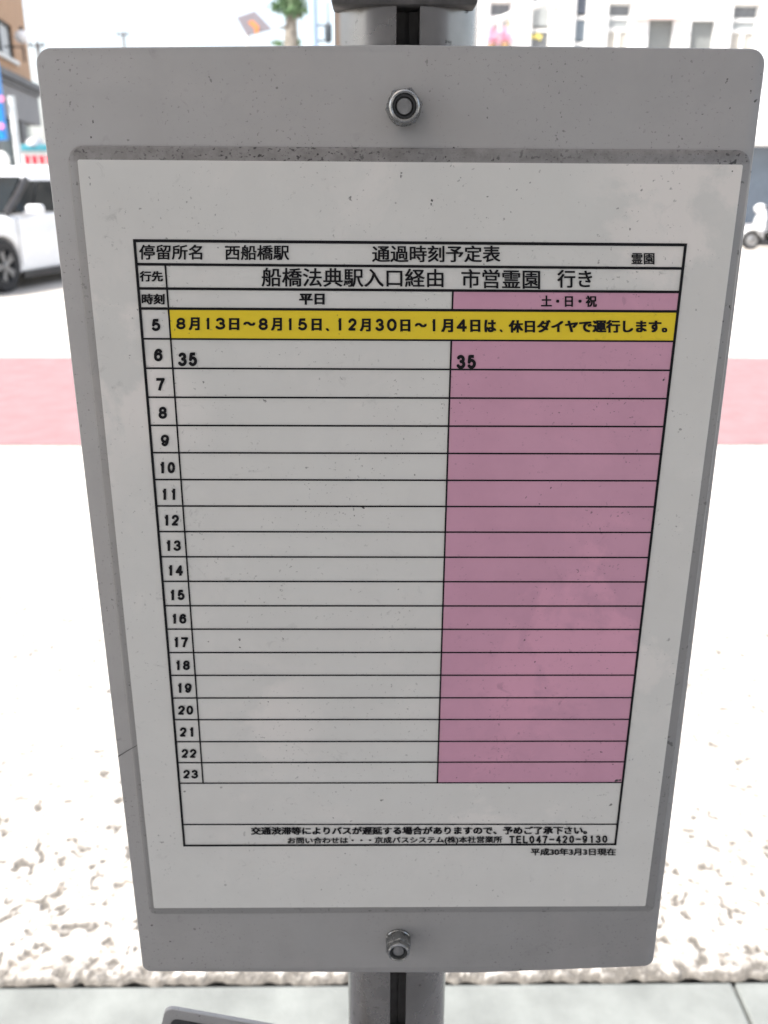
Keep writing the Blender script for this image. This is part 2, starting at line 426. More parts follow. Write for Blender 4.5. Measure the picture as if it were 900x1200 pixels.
# clear sleeve welded to the plate
YF = -.0011
sl_out = round_poly([P(77.5,170.5,YF), P(883,176,YF), P(766.5,1069,YF), P(174.5,1072,YF)], [.005,.005,.003,.003])
ztop = P(450,171,YF)[1]-OFF
M['sleeve'] = board_mat('clouded_plastic_sleeve', (.29,.286,.278), .38, specks=.57, stain=.25, scuff_sheen=.3, topband=(ztop-.0052, ztop-.0042, .60))
b = MB(); b.prism(sl_out, YF, YB-.0002, .0005); b.build('plastic_sleeve', M['sleeve'], tb, True, angle=50)
# printed sheet
YS = -.0016
M['paper'] = board_mat('laminated_paper', PAPER, .42, specks=.635, stain=.16, stain_col=(.93,.86,.85), coat=.15)
M['pink'] = board_mat('pink_print', (.60,.315,.425), .42, specks=.635, stain=.30, stain_col=(.95,.9,.92), coat=.15)
M['yellow'] = board_mat('yellow_print', (.80,.60,.008), .42, specks=.64, stain=.10, stain_col=(.95,.9,.9), coat=.15)
sh_out = round_poly([P(90.5,187,YS), P(871,193,YS), P(756.5,1062,YS), P(180.5,1064.5,YS)], .0006, 3)
b = MB(); b.prism(sh_out, YS, YF-.0001, .0001); sheet = b.build('timetable_sheet', M['paper'], tb)
YC, YL, YT = -.00172, -.00182, -.0019
def lerp(a, b_, t): return a+(b_-a)*t
TL, TR, BR_, BL_ = (157.5,282), (803.5,287), (721,989.5), (216,991)
Lx = lambda y: lerp(TL[0], BL_[0], (y-TL[1])/(BL_[1]-TL[1]))
Rx = lambda y: lerp(TR[0], BR_[0], (y-TR[1])/(BR_[1]-TR[1]))
Hx = lambda y: lerp(193.6, 238, (y-309.6)/(917.9-309.6))
Mx_ = lambda y: lerp(530.7, 512.5, (y-342)/(917-342))
rowsL = [397,431.5,465.5,498.5,530.5,562,593,623,652.5,681.3,709.9,737.3,764.8,791.5,818.1,843.5,869.3,893.9,917.9]
rowsR = [400,434,467.2,500,532,563.5,594,624,653.4,682,710.3,737.6,764.6,791.2,817.6,843,868.5,892.8,917]
def quad(b, pts, y): b.add([(P(u, v, y)[0], y, P(u, v, y)[1]) for u, v in pts], [(0,1,2,3)])
b = MB(); quad(b, [(196,361.5),(Rx(365),365),(Rx(400),400),(Hx(397),397)], YC-.00004); b.build('notice_strip', M['yellow'], sheet)
b = MB()
ym = lambda l, r, x: lerp(l, r, (x-200)/(780-200))
for (l0, r0, l1, r1) in ((338,342.2,361.5,365),(397,400,917.9,917)):
    xa = Mx_(l0); quad(b, [(xa, ym(l0,r0,xa)), (Rx(r0), r0), (Rx(r1), r1), (Mx_(l1), ym(l1,r1,Mx_(l1)))], YC)
b.build('holiday_column', M['pink'], sheet)
ln = MB()
def line(u0, v0, u1, v1, wpx):
    a = Vector(P(u0, v0, YL)); c = Vector(P(u1, v1, YL)); t = (c-a).normalized(); n_ = Vector((-t.y, t.x))*(wpx*.29e-3/2); e = t*(wpx*.29e-3/2)
    a -= e; c += e
    ln.add([(p.x, YL-random.random()*2e-5, p.y) for p in (a-n_, c-n_, c+n_, a+n_)], [(0,1,2,3)])
TH, TN = 3.2, 2.0
line(*TL, *TR, TH); line(*TR, *BR_, TH); line(*BR_, *BL_, TH); line(*BL_, *TL, TH)
for (l, r_) in ((309.6,314.6),(338,342.2),(361.5,365)): line(Lx(l), l, Rx(r_), r_, TH*.9)
for l, r_ in zip(rowsL, rowsR): line(Lx(l), l, Rx(r_), r_, TN)
line(Lx(966.3), 966.3, Rx(966), 966, TN)
line(Hx(309.6), 309.6, Hx(917.9), 917.9, TN)
line(Mx_(342), 340.5, Mx_(365), 363.5, TN); line(Mx_(399), 399, Mx_(917), 917, TN)
ln.build('ruled_lines', M['ink'], sheet)

# lettering, set in the built-in type
dg = None
_tc = {}
def glyphs(txt, bold):
    k = (txt, bold)
    if k in _tc: return _tc[k]
    cu = bpy.data.curves.new('t', 'FONT'); cu.body = txt; cu.size = 1; cu.offset = bold; cu.resolution_u = 4; cu.fill_mode = 'FRONT'
    o = bpy.data.objects.new('t', cu); COL.objects.link(o)
    bpy.context.view_layer.update()
    mm = bpy.data.meshes.new_from_object(o.evaluated_get(bpy.context.evaluated_depsgraph_get()))
    vs = np.array([v.co[:2] for v in mm.vertices]); fs = [list(p.vertices) for p in mm.polygons]
    bpy.data.objects.remove(o); bpy.data.curves.remove(cu); bpy.data.meshes.remove(mm)
    _tc[k] = (vs, fs); return _tc[k]
def arc(cx, cy, rx, ry, a0, a1, n=22): return [(cx+rx*math.cos(R(a0+(a1-a0)*k/n)), cy+ry*math.sin(R(a0+(a1-a0)*k/n))) for k in range(n+1)]
STROKES = {'0': [arc(.5,.5,.5,.5,0,360)], '1': [[(.62,0),(.62,1)], [(.62,.97),(.5,.84),(.2,.78)]],
    '2': [arc(.5,.71,.48,.29,175,-28)+[(.02,0),(1,0)]], '3': [arc(.47,.75,.44,.25,165,-90)[:-1]+arc(.47,.27,.53,.27,85,-165)],
    '4': [[(.76,0),(.76,1),(0,.29),(1,.29)]], '5': [[(.92,1),(.2,1),(.08,.47)]+arc(.48,.32,.52,.32,138,-158)],
    '6': [arc(.5,.32,.5,.32,0,360), arc(.54,.5,.54,.5,200,38)], '7': [[(0,1),(1,1),(.58,.5),(.36,0)]],
    '8': [arc(.5,.755,.43,.245,0,360), arc(.5,.26,.5,.26,0,360)], '9': [arc(.5,.68,.5,.32,0,360), arc(.46,.5,.46,.5,20,-142)],
    'T': [[(0,1),(1,1)], [(.5,1),(.5,0)]], 'E': [[(1,1),(0,1),(0,0),(1,0)], [(0,.52),(.9,.52)]], 'L': [[(.05,1),(.05,0),(1,0)]], '-': [[(0,.48),(1,.48)]]}
def put(b, txt, x0, y0, x1, y1, bold=.02, y0r=None, y1r=None, depth=YT, wt=.17, gap=.30):
    """text whose ink fills the box (x0,y0)-(x1,y1); y0r/y1r where the right end sits lower or higher"""
    y0r = y0 if y0r is None else y0r; y1r = y1 if y1r is None else y1r
    A = [Vector(P(*p, depth)) for p in ((x0,y1),(x1,y1r),(x1,y0r),(x0,y0))]
    def place(pts, fs, dz):
        out = []
        for u, v in pts:
            p = (A[0]*(1-u)+A[1]*u)*(1-v)+(A[3]*(1-u)+A[2]*u)*v; out.append((p.x, depth-dz, p.y))
        b.add(out, fs)
    if all(ch in STROKES for ch in txt):
        n = len(txt); cw = 1/(n+gap*(n-1)); asp = ((A[1]-A[0]).length*cw)/(A[3]-A[0]).length   # glyph width / height
        hx, hy = wt/2/asp*cw, wt/2                                                             # half weight in box units
        kk = 0
        for i, ch in enumerate(txt):
            g0 = i*cw*(1+gap)
            for st_ in STROKES[ch]:
                q = [(g0+hx+(cw-2*hx)*u, hy+(1-2*hy)*v) for u, v in st_]
                L = [Vector((u/hx, v/hy)) for u, v in q]                                       # isotropic space, half weight = 1
                ext = ch in 'T4EL71-'
                for k in range(len(L)-1):
                    a, c = L[k], L[k+1]; t = (c-a).normalized(); nn = Vector((-t.y, t.x)); e0 = t*(1 if ext and k == 0 else 0); e1 = t*(1 if ext and k == len(L)-2 else 0)
                    if ch == '1': e0 = e1 = t*0; 
                    if ch == '1' and k == 0 and len(L) == 2: e0 = t*1; e1 = t*1
                    if ch == '7' and k == len(L)-2: e1 = t*1
                    pts = [a-nn-e0, c-nn+e1, c+nn+e1, a+nn-e0]; kk += 1
                    place([(p.x*hx, p.y*hy) for p in pts], [(0,1,2,3)], kk*1.5e-7)
                    if k:
                        kk += 1; place([((a.x+math.cos(j*math.pi/6))*hx, (a.y+math.sin(j*math.pi/6))*hy) for j in range(12)], [tuple(range(12))], kk*1.5e-7)
        return
    vs, fs = glyphs(txt, 0)
    lo = vs.min(0); hi = vs.max(0); sz = hi-lo; d = bold
    t = (vs-lo)/sz; ex, ey = d/sz[0], d/sz[1]
    offs = [(0,0)] if d <= .001 else [(-1,-.6),(1,-.6),(-1,.6),(1,.6),(0,0)]
    for k, (ox, oy) in enumerate(offs):
        place([(ex+u*(1-2*ex)+ox*ex, ey+v*(1-2*ey)+oy*ey) for u, v in t], fs, k*3e-6)
def text(name, items, parent=sheet):
    if name == 'notice_text': items = [items]
    else: items = [[it] for it in items]
    for grp in items:
        b = MB()
        for it in grp: put(b, *it[:5], **(it[5] if len(it) > 5 else {}))
        b.build(name, M['ink'], parent)
B1 = dict(bold=.021); B2 = dict(bold=.038); B3 = dict(bold=.046)
text('stop_name_text', [('停留所名',163,286.5,237,304.5,B1), ('西船橋駅',263.5,287,339,305,B1)])
text('title_text', [('通過時刻予定表',436,287.5,586.5,307.5,B1)])
text('route_name_text', [('霊園',740,296.5,767,310,B1)])
text('destination_text', [('行先',163.5,317.4,191,330.2,B2), ('船橋法典駅入口経由',306.5,313.5,519.8,336,dict(bold=.017,y0r=315,y1r=337)),
                          ('市営霊園',540.6,315,633,337.5,dict(bold=.017,y0r=316,y1r=339)), ('行き',653,316,694,337.5,B1)])
text('column_heading', [('時刻',166,344,193,357,B2), ('平日',350.5,343.8,380.5,357.5,B3)])
text('column_heading', [('土・日・祝',634,346,699.5,360,B2)])
NT = [('8',206.5,372.3,217.5,386),('月',221,371.5,234,387.5),('1',240,372.5,246.8,386),('3',252.5,372.3,264,386.3),('日',268.3,372.5,280.5,387.3),('〜',285,376.5,299.5,382.3),
      ('8',303,372.7,314,387),('月',317.5,372,330.5,388),('1',336.5,373,343,387),('5',349,373,360,387.3),('日',365,373,377,388),('、',381.5,384,386,388.6),
      ('1',394.5,373,401.5,387.4),('2',408,373,418,387.5),('月',421.5,373,434.5,388.8),('3',440,373.3,450,388),('0',453.3,373.3,465,388.2),('日',469,374,481,389),
      ('〜',486,378,500.3,384),('1',505,374,511.5,388.3),('月',517,373.5,531,389.7),('4',535,374,547,388.7),('日',551,374.3,563,389.5),('は',567.5,374.3,581.5,389.7),('、',585.5,385.5,589,389.7),
      ('休日ダイヤで運行します。',596,374.5,782,390.3)]
text('notice_text', [t+(dict(bold=.048, wt=.215),) for t in NT])
for k in range(19):
    if k == 0: yt, yb_ = 373.7, 388
    else:
        l0, l1 = rowsL[k-1], rowsL[k]; h = (l1-l0)
        yt, yb_ = l0+h*.345, l0+h*.77
    hr = 5+k; xl = Lx(yt+7); xr = Hx(yt+7); sc = (xr-xl)
    if hr < 10: cx = xl+sc*.515; hw = sc*.155; x0, x1 = cx-hw, cx+hw
    else: x0, x1 = xl+sc*.19, xl+sc*.815
    if hr < 10 and k: yt -= .3
    text('hour_number', [(str(hr), x0, yt, x1, yb_, dict(wt=.225, gap=.2))])
text('departure_time', [('35',208.7,413,231,429.2,dict(wt=.225, gap=.2))])
text('departure_time', [('35',535,415.8,557.8,432.3,dict(wt=.225, gap=.2))])
text('delay_note_text', [('交通渋滞等によりバスが遅延する場合がありますので、予めご了承下さい。',294,969,688,978.6,dict(bold=.045,y0r=968.2,y1r=978))])
text('enquiry_text', [('お問い合わせは・・・京成バスシステム(株)本社営業所',337,981.3,588.5,990,dict(bold=.035,y0r=979.8,y1r=989)),
                      ('TEL047-420-9130',597,979.6,711.7,988.4,dict(wt=.19,y0r=979,y1r=987.6))])
text('date_text', [('平成30年3月3日現在',622,994,721.7,1002.7,dict(bold=.035))])

ck = MB()
for (u0, v0, u1, v1, w_) in ((138.5,886.5,149,880,1.3),(149,880,160.5,873.5,.9)):
    a = Vector(P(u0, v0, YF-.00008)); c = Vector(P(u1, v1, YF-.00008)); t = (c-a).normalized(); n_ = Vector((-t.y, t.x))*(w_*.33e-3/2)
    ck.add([(p.x, YF-.00008, p.y) for p in (a-n_, c-n_*.6, c+n_*.6, a+n_)], [(0,1,2,3)])
ck.build('crack', mat('dirty_crack', (.05,.048,.046), .8, spec=.1), tb)
# lock nuts: hexagon, rolled collar, nylon ring and bolt end
def nut(px, py, rotz):
    c0 = at_y(px, py, YB); Mt = Matrix.Translation((c0.x, YB, c0.z)) @ Matrix.Rotation(R(90), 4, 'X') @ Matrix.Rotation(R(rotz), 4, 'Z')
    b = MB(); vs, fs = [], []
    b.lathe([(0,0),(.0054,0),(.0054,.0008),(.0052,.0011),(.0,.0011)], 36, M=Mt)      # washer
    rr = .0058
    for r_, h in ((.0,.0012),(rr*.97,.0012),(rr,.0016),(rr,.0052),(rr*.96,.0057),(.0,.0057)):
        for k in range(6): a = k*math.pi/3; vs.append((r_*math.cos(a), r_*math.sin(a), h))
    for i in range(5):
        for k in range(6): fs.append((i*6+k, i*6+(k+1) % 6, (i+1)*6+(k+1) % 6, (i+1)*6+k))
    b.add(vs, fs, M=Mt)
    b.lathe([(.0049,.0054),(.0049,.0070),(.0046,.0078),(.0042,.0081),(.0037,.0079),(.0035,.0072)], 36, M=Mt)
    o = b.build('lock_nut', M['metal'], tb, True, angle=30)
    b = MB(); b.lathe([(.0036,.0068),(.0034,.0071),(.0028,.0070),(.0025,.0060)], 36, M=Mt); b.build('nylon_ring', M['nylon'], o, True)
    b = MB(); b.lathe([(.00255,.0050),(.00255,.0067),(.0022,.0071),(.0,.0071)], 30, M=Mt); b.build('bolt_end', M['metal_dull'], o, True)
nut(473, 126.5, 8); nut(466.5, 1100, 24)
tag(tb, 'weathered white bus timetable board with pink column and yellow notice strip', 'timetable board')

# lower plate clamped askew to the pole
a = at_y(193.5, 1181.5, .0012); c2 = at_y(300, 1200.5, .0012); t = (c2-a).normalized(); nrm = Vector((t.z, 0, -t.x))
wd, ht = .215, .15
q4 = [a, a+t*wd, a+t*wd+nrm*ht, a+nrm*ht]
lp = empty('route_plate', (PX, .002, q4[3].z))
b = MB(); b.prism(round_poly([(p.x, p.z) for p in q4], .004), .0012, .0032, .0003); b.build('plate', M['plate'], lp, True)
ins_ = [a+t*.004+nrm*.0052, a+t*(wd-.004)+nrm*.0052, a+t*(wd-.004)+nrm*(ht-.006), a+t*.004+nrm*(ht-.006)]
b = MB(); b.prism(round_poly([(p.x, p.z) for p in ins_], .003), .0007, .0011, .0001); b.build('face_panel', mat('dark_grey_print', (.04,.04,.042), .45, var=.2, scale=60), lp)
tag(lp, 'tilted small plate with dark face low on the pole under the timetable', 'sign plate')

# ------------------------------------------------------------------ white car on the far left
def wheel_parts(parent, cx, cy, r, side, name='wheel'):
    Mt = Matrix.Translation((cx, cy, r)) @ Matrix.Rotation(R(-90*side), 4, 'X')
    b = MB(); b.lathe([(r*.66,-.09),(r*.9,-.10),(r,-.075),(r,.075),(r*.9,.10),(r*.66,.09),(r*.64,0.02)], 40, M=Mt)
    o = b.build(name, M['rubber'], parent, True)
    b = MB(); b.lathe([(r*.66,.085),(r*.64,.095),(r*.60,.08),(r*.58,.03),(r*.0,.02)], 40, M=Mt, mi=1)
    for k in range(5):
        for d in (-.16, .16):
            an = 2*math.pi*k/5+d; u = Vector((math.cos(an), math.sin(an), 0)); v = Vector((-u.y, u.x, 0))
            b.add([u*.03-v*.018+Vector((0,0,.085)), u*r*.61-v*.02+Vector((0,0,.09)), u*r*.61+v*.02+Vector((0,0,.09)), u*.03+v*.018+Vector((0,0,.085)),
                   u*.03-v*.02+Vector((0,0,.03)), u*r*.61-v*.024+Vector((0,0,.03)), u*r*.61+v*.024+Vector((0,0,.03)), u*.03+v*.02+Vector((0,0,.03))],
                  [(0,1,2,3),(0,1,5,4),(1,2,6,5),(2,3,7,6),(3,0,4,7)], M=Mt)
    b.lathe([(.055,.03),(.055,.092),(.04,.098),(0,.098)], 20, M=Mt)
    b.build('rim', [M['alloy'], M['black']], o, True)
    return o
M['rubber'] = mat('tyre_rubber', (.02,.02,.021), .8, var=.2, scale=20)
M['alloy'] = mat('alloy_rim', (.20,.205,.21), .4, .8, var=.1)
M['black'] = mat('black_trim', (.018,.018,.02), .5, var=.1)
M['white_paint'] = mat('white_car_paint', (.78,.79,.80), .22, var=.02, spec=.6)
M['car_glass'] = mat('tinted_car_glass', (.012,.015,.016), .08, var=.1, spec=.10)
M['lamp_glass'] = mat('clear_lamp_lens', (.55,.56,.57), .08, .3, var=.1)
def make_car():
    hub = at_z(4, 312, .32)
    hd = 12
    f = Vector((-math.sin(R(hd)), -math.cos(R(hd)), 0)); l = Vector((-f.y, f.x, 0))
    org = hub-f*1.32-l*.80; org.z = 0.004
    root = empty('white_car', org, math.atan2(f.y, f.x))
    # body side outline with wheel arches, local x forward, z up
    ol = [(-2.05,.30),(-2.09,.55),(-2.06,.90),(-1.98,.97),(-1.0,.95),(0.2,.91),(1.0,.88),(1.35,.84),(1.75,.76),(1.98,.68),(2.06,.50),(2.03,.28),(1.92,.20)]
    def arch(cx):
        return [(cx+.37*math.cos(a_), .30+.37*math.sin(a_)) for a_ in [math.pi*k/12 for k in range(13)]]
    ol += [(1.32+.37,.20)]+arch(1.32)+[(1.32-.37,.20),(-1.28+.37,.20)]+arch(-1.28)+[(-1.28-.37,.20),(-1.95,.22)]
    bm = bmesh.new(); hw = .85
    vs = [bm.verts.new((p[0], -hw, p[1])) for p in ol]; fc = bm.faces.new(vs)
    ex = bmesh.ops.extrude_face_region(bm, geom=[fc]); bmesh.ops.translate(bm, verts=[g for g in ex['geom'] if isinstance(g, bmesh.types.BMVert)], vec=(0, 2*hw, 0))
    bm.normal_update()
    ed = [e for e in bm.edges if abs(e.verts[0].co.y-e.verts[1].co.y) < 1e-6]
    bmesh.ops.bevel(bm, geom=ed, offset=.05, segments=3, affect='EDGES', profile=.6)
    for v in bm.verts:                                      # plan taper and tumble towards nose and tail
        tx = abs(v.co.x)/2.08; v.co.y *= 1-.10*max(0, tx-.55)**2/.2
        v.co.y *= 1-.05*max(0, .55-v.co.z)/.35-.06*max(0, v.co.z-.7)/.3
    bm.verts.index_update(); b = MB(); b.add([v.co.copy() for v in bm.verts], [[v.index for v in f_.verts] for f_ in bm.faces]); bm.free()
    b.build('body', M['white_paint'], root, True, angle=40)
    # cabin: rings from the waist to the roof
    rings = [(-1.98,1.05,.80,.87),(-1.90,.86,.752,1.06),(-1.72,.38,.68,1.36),(-1.62,.16,.655,1.43),(-1.42,-.06,.60,1.485),(-1.1,-.35,.40,1.50)]
    b = MB(); vs = []; n = 4
    for x0, x1, w_, z in rings:
        for k in range(8):
            sx, sy = ((1,-.94),(1,.94),(.88,1),(-.88,1),(-1,.94),(-1,-.94),(-.88,-1),(.88,-1))[k]
            xm, xh = (x0+x1)/2, (x1-x0)/2; vs.append((xm+sx*xh, sy*w_, z))
    fs = [(i*8+k, i*8+(k+1) % 8, (i+1)*8+(k+1) % 8, (i+1)*8+k) for i in range(len(rings)-1) for k in range(8)]+[list(range(40,48))]
    b.add(vs, fs); b.build('roof', M['white_paint'], root, True, angle=50)
    def sidewin(xb0, xb1, xt0, xt1, s_, name):
        zb, zt = .925, 1.315; yb_, yt = .805, .706
        b = MB(); b.add([(xb0,s_*yb_,zb),(xb1,s_*yb_,zb),(xt1,s_*yt,zt),(xt0,s_*yt,zt),(xb0,s_*(yb_-.03),zb),(xb1,s_*(yb_-.03),zb),(xt1,s_*(yt-.03),zt),(xt0,s_*(yt-.03),zt)],
              [(0,1,2,3),(4,5,6,7),(0,1,5,4),(1,2,6,5),(2,3,7,6),(3,0,4,7)])
        return b.build(name, M['car_glass'], root)
    for s_ in (1, -1):
        sidewin(-.19, .54, -.19, .16, s_, 'side_window'); sidewin(-1.05, -.23, -1.05, -.23, s_, 'side_window'); sidewin(-1.62, -1.12, -1.45, -1.12, s_, 'side_window')
        sidewin(.57, .97, .19, .40, s_, 'quarter_window')
        b = MB(); b.tube([(1.05,s_*.77,.93),(.72,s_*.735,1.13),(.40,s_*.685,1.33)], .045, 8); b.build('pillar', M['black'], root, True)
        b = MB(); b.bbox(.66, .80, s_*.97-.11, s_*.97+.11, .90, 1.03, .045, seg=3); b.bbox(.69,.76,min(s_*.78,s_*.9),max(s_*.78,s_*.9),.905,.94,.008); b.build('wing_mirror', M['white_paint'], root, True)
        b = MB(); b.bbox(-.32, -.14, s_*.852-.012, s_*.852+.016, .74, .77, .006); b.build('door_handle', M['white_paint'], root, True)
        b = MB(); b.bbox(1.55, 1.93, min(s_*.60,s_*.80), max(s_*.60,s_*.80), .58, .74, .04, seg=3); b.build('headlight', M['lamp_glass'], root, True)
        for xx in (.98, -.20, -1.05): b = MB(); b.box(xx-.004, xx+.004, s_*.853-.004, s_*.853+.0, .30, .88); b.build('door_seam', M['black'], root)
        b = MB(); b.box(-.9, .93, min(s_*.79,s_*.83), max(s_*.79,s_*.83), .13, .22); b.build('sill', M['black'], root)
        for cx in (1.32, -1.28): wheel_parts(root, cx, s_*.75, .315, s_)
    b = MB(); b.add([(1.0,-.74,.92),(1.0,.74,.92),(.40,.64,1.335),(.40,-.64,1.335),(.97,-.74,.90),(.97,.74,.90),(.37,.64,1.315),(.37,-.64,1.315)],
                    [(0,1,2,3),(4,5,6,7),(0,1,5,4),(1,2,6,5),(2,3,7,6),(3,0,4,7)]); 
    for i_ in range(8): pass
    ww = b.build('windscreen', M['car_glass'], root); ww.location = (.06, 0, .03)
    b = MB(); b.bbox(2.0, 2.07, -.5, .5, .32, .46, .02); b.build('grille', M['black'], root)
    tag(root, 'white hatchback car on the road at the far left', 'car')
make_car()

# ------------------------------------------------------------------ white moped far right
def make_moped():
    g = at_z(873.5, 292.5, .004); root = empty('white_moped', (g.x+.62, g.y, .004), R(180-8))
    k = .82                                                  # local x forward
    def T(b): b.v = [(p[0]*k, p[1]*k, p[2]*k) for p in b.v]; return b
    for cx in (.62, -.55):
        b = MB(); Mt = Matrix.Translation((cx/k if False else cx, 0, .23)) @ Matrix.Rotation(R(90), 4, 'X')
        b.lathe([(.14,-.04),(.19,-.06),(.235,-.025),(.235,.025),(.19,.06),(.14,.04),(.13,0)], 32, M=Mt); o = T(b).build('wheel', M['rubber'], root, True)
        b = MB(); b.lathe([(.145,-.03),(.12,-.02),(.03,-.045),(.03,.045),(.12,.02),(.145,.03)], 24, M=Mt); T(b).build('rim', M['metal_dull'], o, True)
    b = MB(); b.bbox(-.62, .40, -.15, .15, .10, .25, .03); T(b).build('floor_board', M['black'], root, True)
    b = MB(); b.prism(round_poly([(.62,.50),(.50,.95),(.40,.98),(.36,.75),(.40,.36),(.30,.24),(-.10,.24),(-.10,.34),(.25,.34),(.30,.45),(.38,.34),(.46,.36)], .02, 3), -.17, .17, .03); T(b).build('leg_shield', M['white_paint'], root, True)
    b = MB(); b.prism(round_poly([(-.05,.30),(.0,.62),(-.30,.70),(-.85,.72),(-.92,.62),(-.80,.45),(-.50,.42),(-.30,.28)], .04, 4), -.16, .16, .04); T(b).build('rear_body', M['white_paint'], root, True)
    b = MB(); b.bbox(-.82, .02, -.13, .13, .70, .79, .035, seg=3); T(b).build('seat', M['black'], root, True)
    b = MB(); b.lathe([(0,-.10),(.07,-.09),(.125,-.04),(.14,.02),(.12,.08),(.06,.12),(0,.13)], 24, M=Matrix.Translation((.50,0,.96))); T(b).build('headlight_cowl', M['white_paint'], root, True)
    b = MB(); b.tube([(.40,-.33,1.0),(.47,-.1,1.02),(.47,.1,1.02),(.40,.33,1.0)], .018); T(b).build('handlebar', M['black'], root, True)
    b = MB(); Mt = Matrix.Translation((.62,0,.23)) @ Matrix.Rotation(R(90), 4, 'X')
    b.tube([(.62+.27*math.cos(a_), 0, .23+.27*math.sin(a_)) for a_ in [R(t_) for t_ in range(10,171,20)]], .055, 8); T(b).build('front_mudguard', M['white_paint'], root, True)
    b = MB(); b.tube([(.62,.0,.23),(.52,0,.62),(.48,0,.98)], .03); T(b).build('fork', M['metal_dull'], root, True)
    b = MB(); b.tube([(.02,.17,.14),(-.1,.14,.28)], .012); b.tube([(-.1,.05,.2),(-.5,.12,.2)],.06); T(b).build('engine', M['black'], root, True)
    tag(root, 'white moped parked by the far kerb at the right edge', 'moped')
make_moped()

# ------------------------------------------------------------------ white building with windows, top right
def facade(xs_, zs_, holes, Y, thick):
    """wall as a grid of blocks with the given (x0,x1,z0,z1) openings left out"""
    X = sorted(set(xs_+[h for q_ in holes for h in q_[:2]])); Zz = sorted(set(zs_+[h for q_ in holes for h in q_[2:]]))
    b = MB(); key = {}
    def solid(i, j):
        if i < 0 or j < 0 or i >= len(X)-1 or j >= len(Zz)-1: return False
        cx, cz = (X[i]+X[i+1])/2, (Zz[j]+Zz[j+1])/2
        return not any(q_[0] < cx < q_[1] and q_[2] < cz < q_[3] for q_ in holes)
    for i in range(len(X)-1):
        for j in range(len(Zz)-1):
            if not solid(i, j): continue
            x0, x1, z0, z1 = X[i], X[i+1], Zz[j], Zz[j+1]; y0, y1 = Y, Y+thick
            b.add([(x0,y0,z0),(x1,y0,z0),(x1,y0,z1),(x0,y0,z1)], [(0,1,2,3)])
            if not solid(i-1, j): b.add([(x0,y0,z0),(x0,y1,z0),(x0,y1,z1),(x0,y0,z1)], [(0,1,2,3)])
            if not solid(i+1, j): b.add([(x1,y0,z0),(x1,y1,z0),(x1,y1,z1),(x1,y0,z1)], [(0,1,2,3)])
            if not solid(i, j-1): b.add([(x0,y0,z0),(x1,y0,z0),(x1,y1,z0),(x0,y1,z0)], [(0,1,2,3)])
            if not solid(i, j+1): b.add([(x0,y0,z1),(x1,y0,z1),(x1,y1,z1),(x0,y1,z1)], [(0,1,2,3)])
    return b
BY = 24.0
def bx(px): return at_y(px, 25, BY).x
def bz(py): return at_y(700, py, BY).z
M['white_wall'] = mat('white_tile_wall', (.74,.735,.73), .6, var=.04, scale=1.5)
M['pane_dark'] = mat('dark_pane', (.16,.165,.17), .25, var=.15, scale=2)
M['pane_blue'] = mat('blue_grey_pane', (.15,.18,.21), .15, var=.15, scale=2)
M['pane_pale'] = mat('curtained_pane', (.34,.36,.36), .4, var=.12, scale=3)
M['sash'] = mat('white_sash', (.70,.70,.68), .5, var=.03)
M['shutter'] = mat('grey_roller_shutter', (.27,.285,.28), .55, var=.06)
bld = empty('white_building', (bx(720), BY, .12))
zlo = bz(82); ztp = bz(-60)
W_ = {'a': (bx(573), bx(599.5)), 'b': (bx(622.5), bx(646.5)), 'c': (bx(673.5), bx(690)), 'd': (bx(712), bx(740)), 's1': (bx(761), bx(790)), 's2': (bx(810.5), bx(838.5)), 'e': (bx(858), bx(889.5))}
tops = {'a': bz(2), 'b': bz(-22), 'c': bz(-22), 'd': bz(2.5), 's1': bz(22), 's2': bz(23.5), 'e': bz(3.5)}
holes = [(*W_[k], zlo, tops[k]) for k in W_]
shop = (bx(560), bx(1120), .3, bz(171))
holes2 = holes+[shop]
x0b, x1b = bx(475), bx(1300)
facade([x0b, x1b], [.12, 13], holes2, BY, .22).build('wall', M['white_wall'], bld)
b = MB(); b.box(x0b, x1b, BY+.6, BY+9, .12, 12.9); b.build('core', M['white_wall'], bld)
b = MB(); b.box(x0b-.1, x1b+.1, BY-.1, BY+9, 13.0, 13.3); b.build('roof', M['white_wall'], bld)
b = MB(); b.bbox(shop[0]-.2, shop[1]+.2, BY-.7, BY-.003, bz(171), bz(150), .02); b.build('shop_canopy', M['sash'], bld)
b = MB(); b.box(shop[0], shop[1], BY+.2, BY+.3, .12, shop[3]); b.build('shop_front', mat('blue_grey_shopfront', (.135,.17,.21), .3, var=.15, scale=1.2), bld)
for i in range(8): xx = shop[0]+i*(shop[1]-shop[0])/7; b = MB(); b.box(xx-.05, xx+.05, BY+.1, BY+.19, .3, shop[3]); b.build('shop_mullion', M['black'], bld)
def window(k, bands):
    """bands: (z_top, z_bottom, material) panes stacked in the opening"""
    x0, x1 = W_[k]; f = None
    fr = MB(); z0, z1 = zlo, tops[k]; y = BY+.10
    fr.box(x0, x0+.05, y, y+.07, z0, z1); fr.box(x1-.05, x1, y, y+.07, z0, z1); fr.box(x0+.05, x1-.05, y, y+.07, z1-.05, z1); fr.box(x0+.05, x1-.05, y, y+.07, z0, z0+.05)
    for zt, zb_, m_, div in bands[1:]: fr.box(x0+.05, x1-.05, y+.002, y+.068, zt-.04, zt+.04)
    o = fr.build('window', M['sash'], bld)
    for zt, zb_, m_, div in bands:
        b = MB(); b.box(x0+.05, x1-.05, y+.03, y+.05, zb_, zt); b.build('pane', m_, o)
        if div:
            b = MB()
            for d_ in div: xx = lerp(x0, x1, d_); b.box(xx-.05, xx+.05, y-.01, y+.028, zb_, zt)
            b.build('mullion', M['sash'], o)
window('a', [(tops['a'], bz(18), M['pane_dark'], None), (bz(20), zlo, M['pane_pale'], (.5,))])
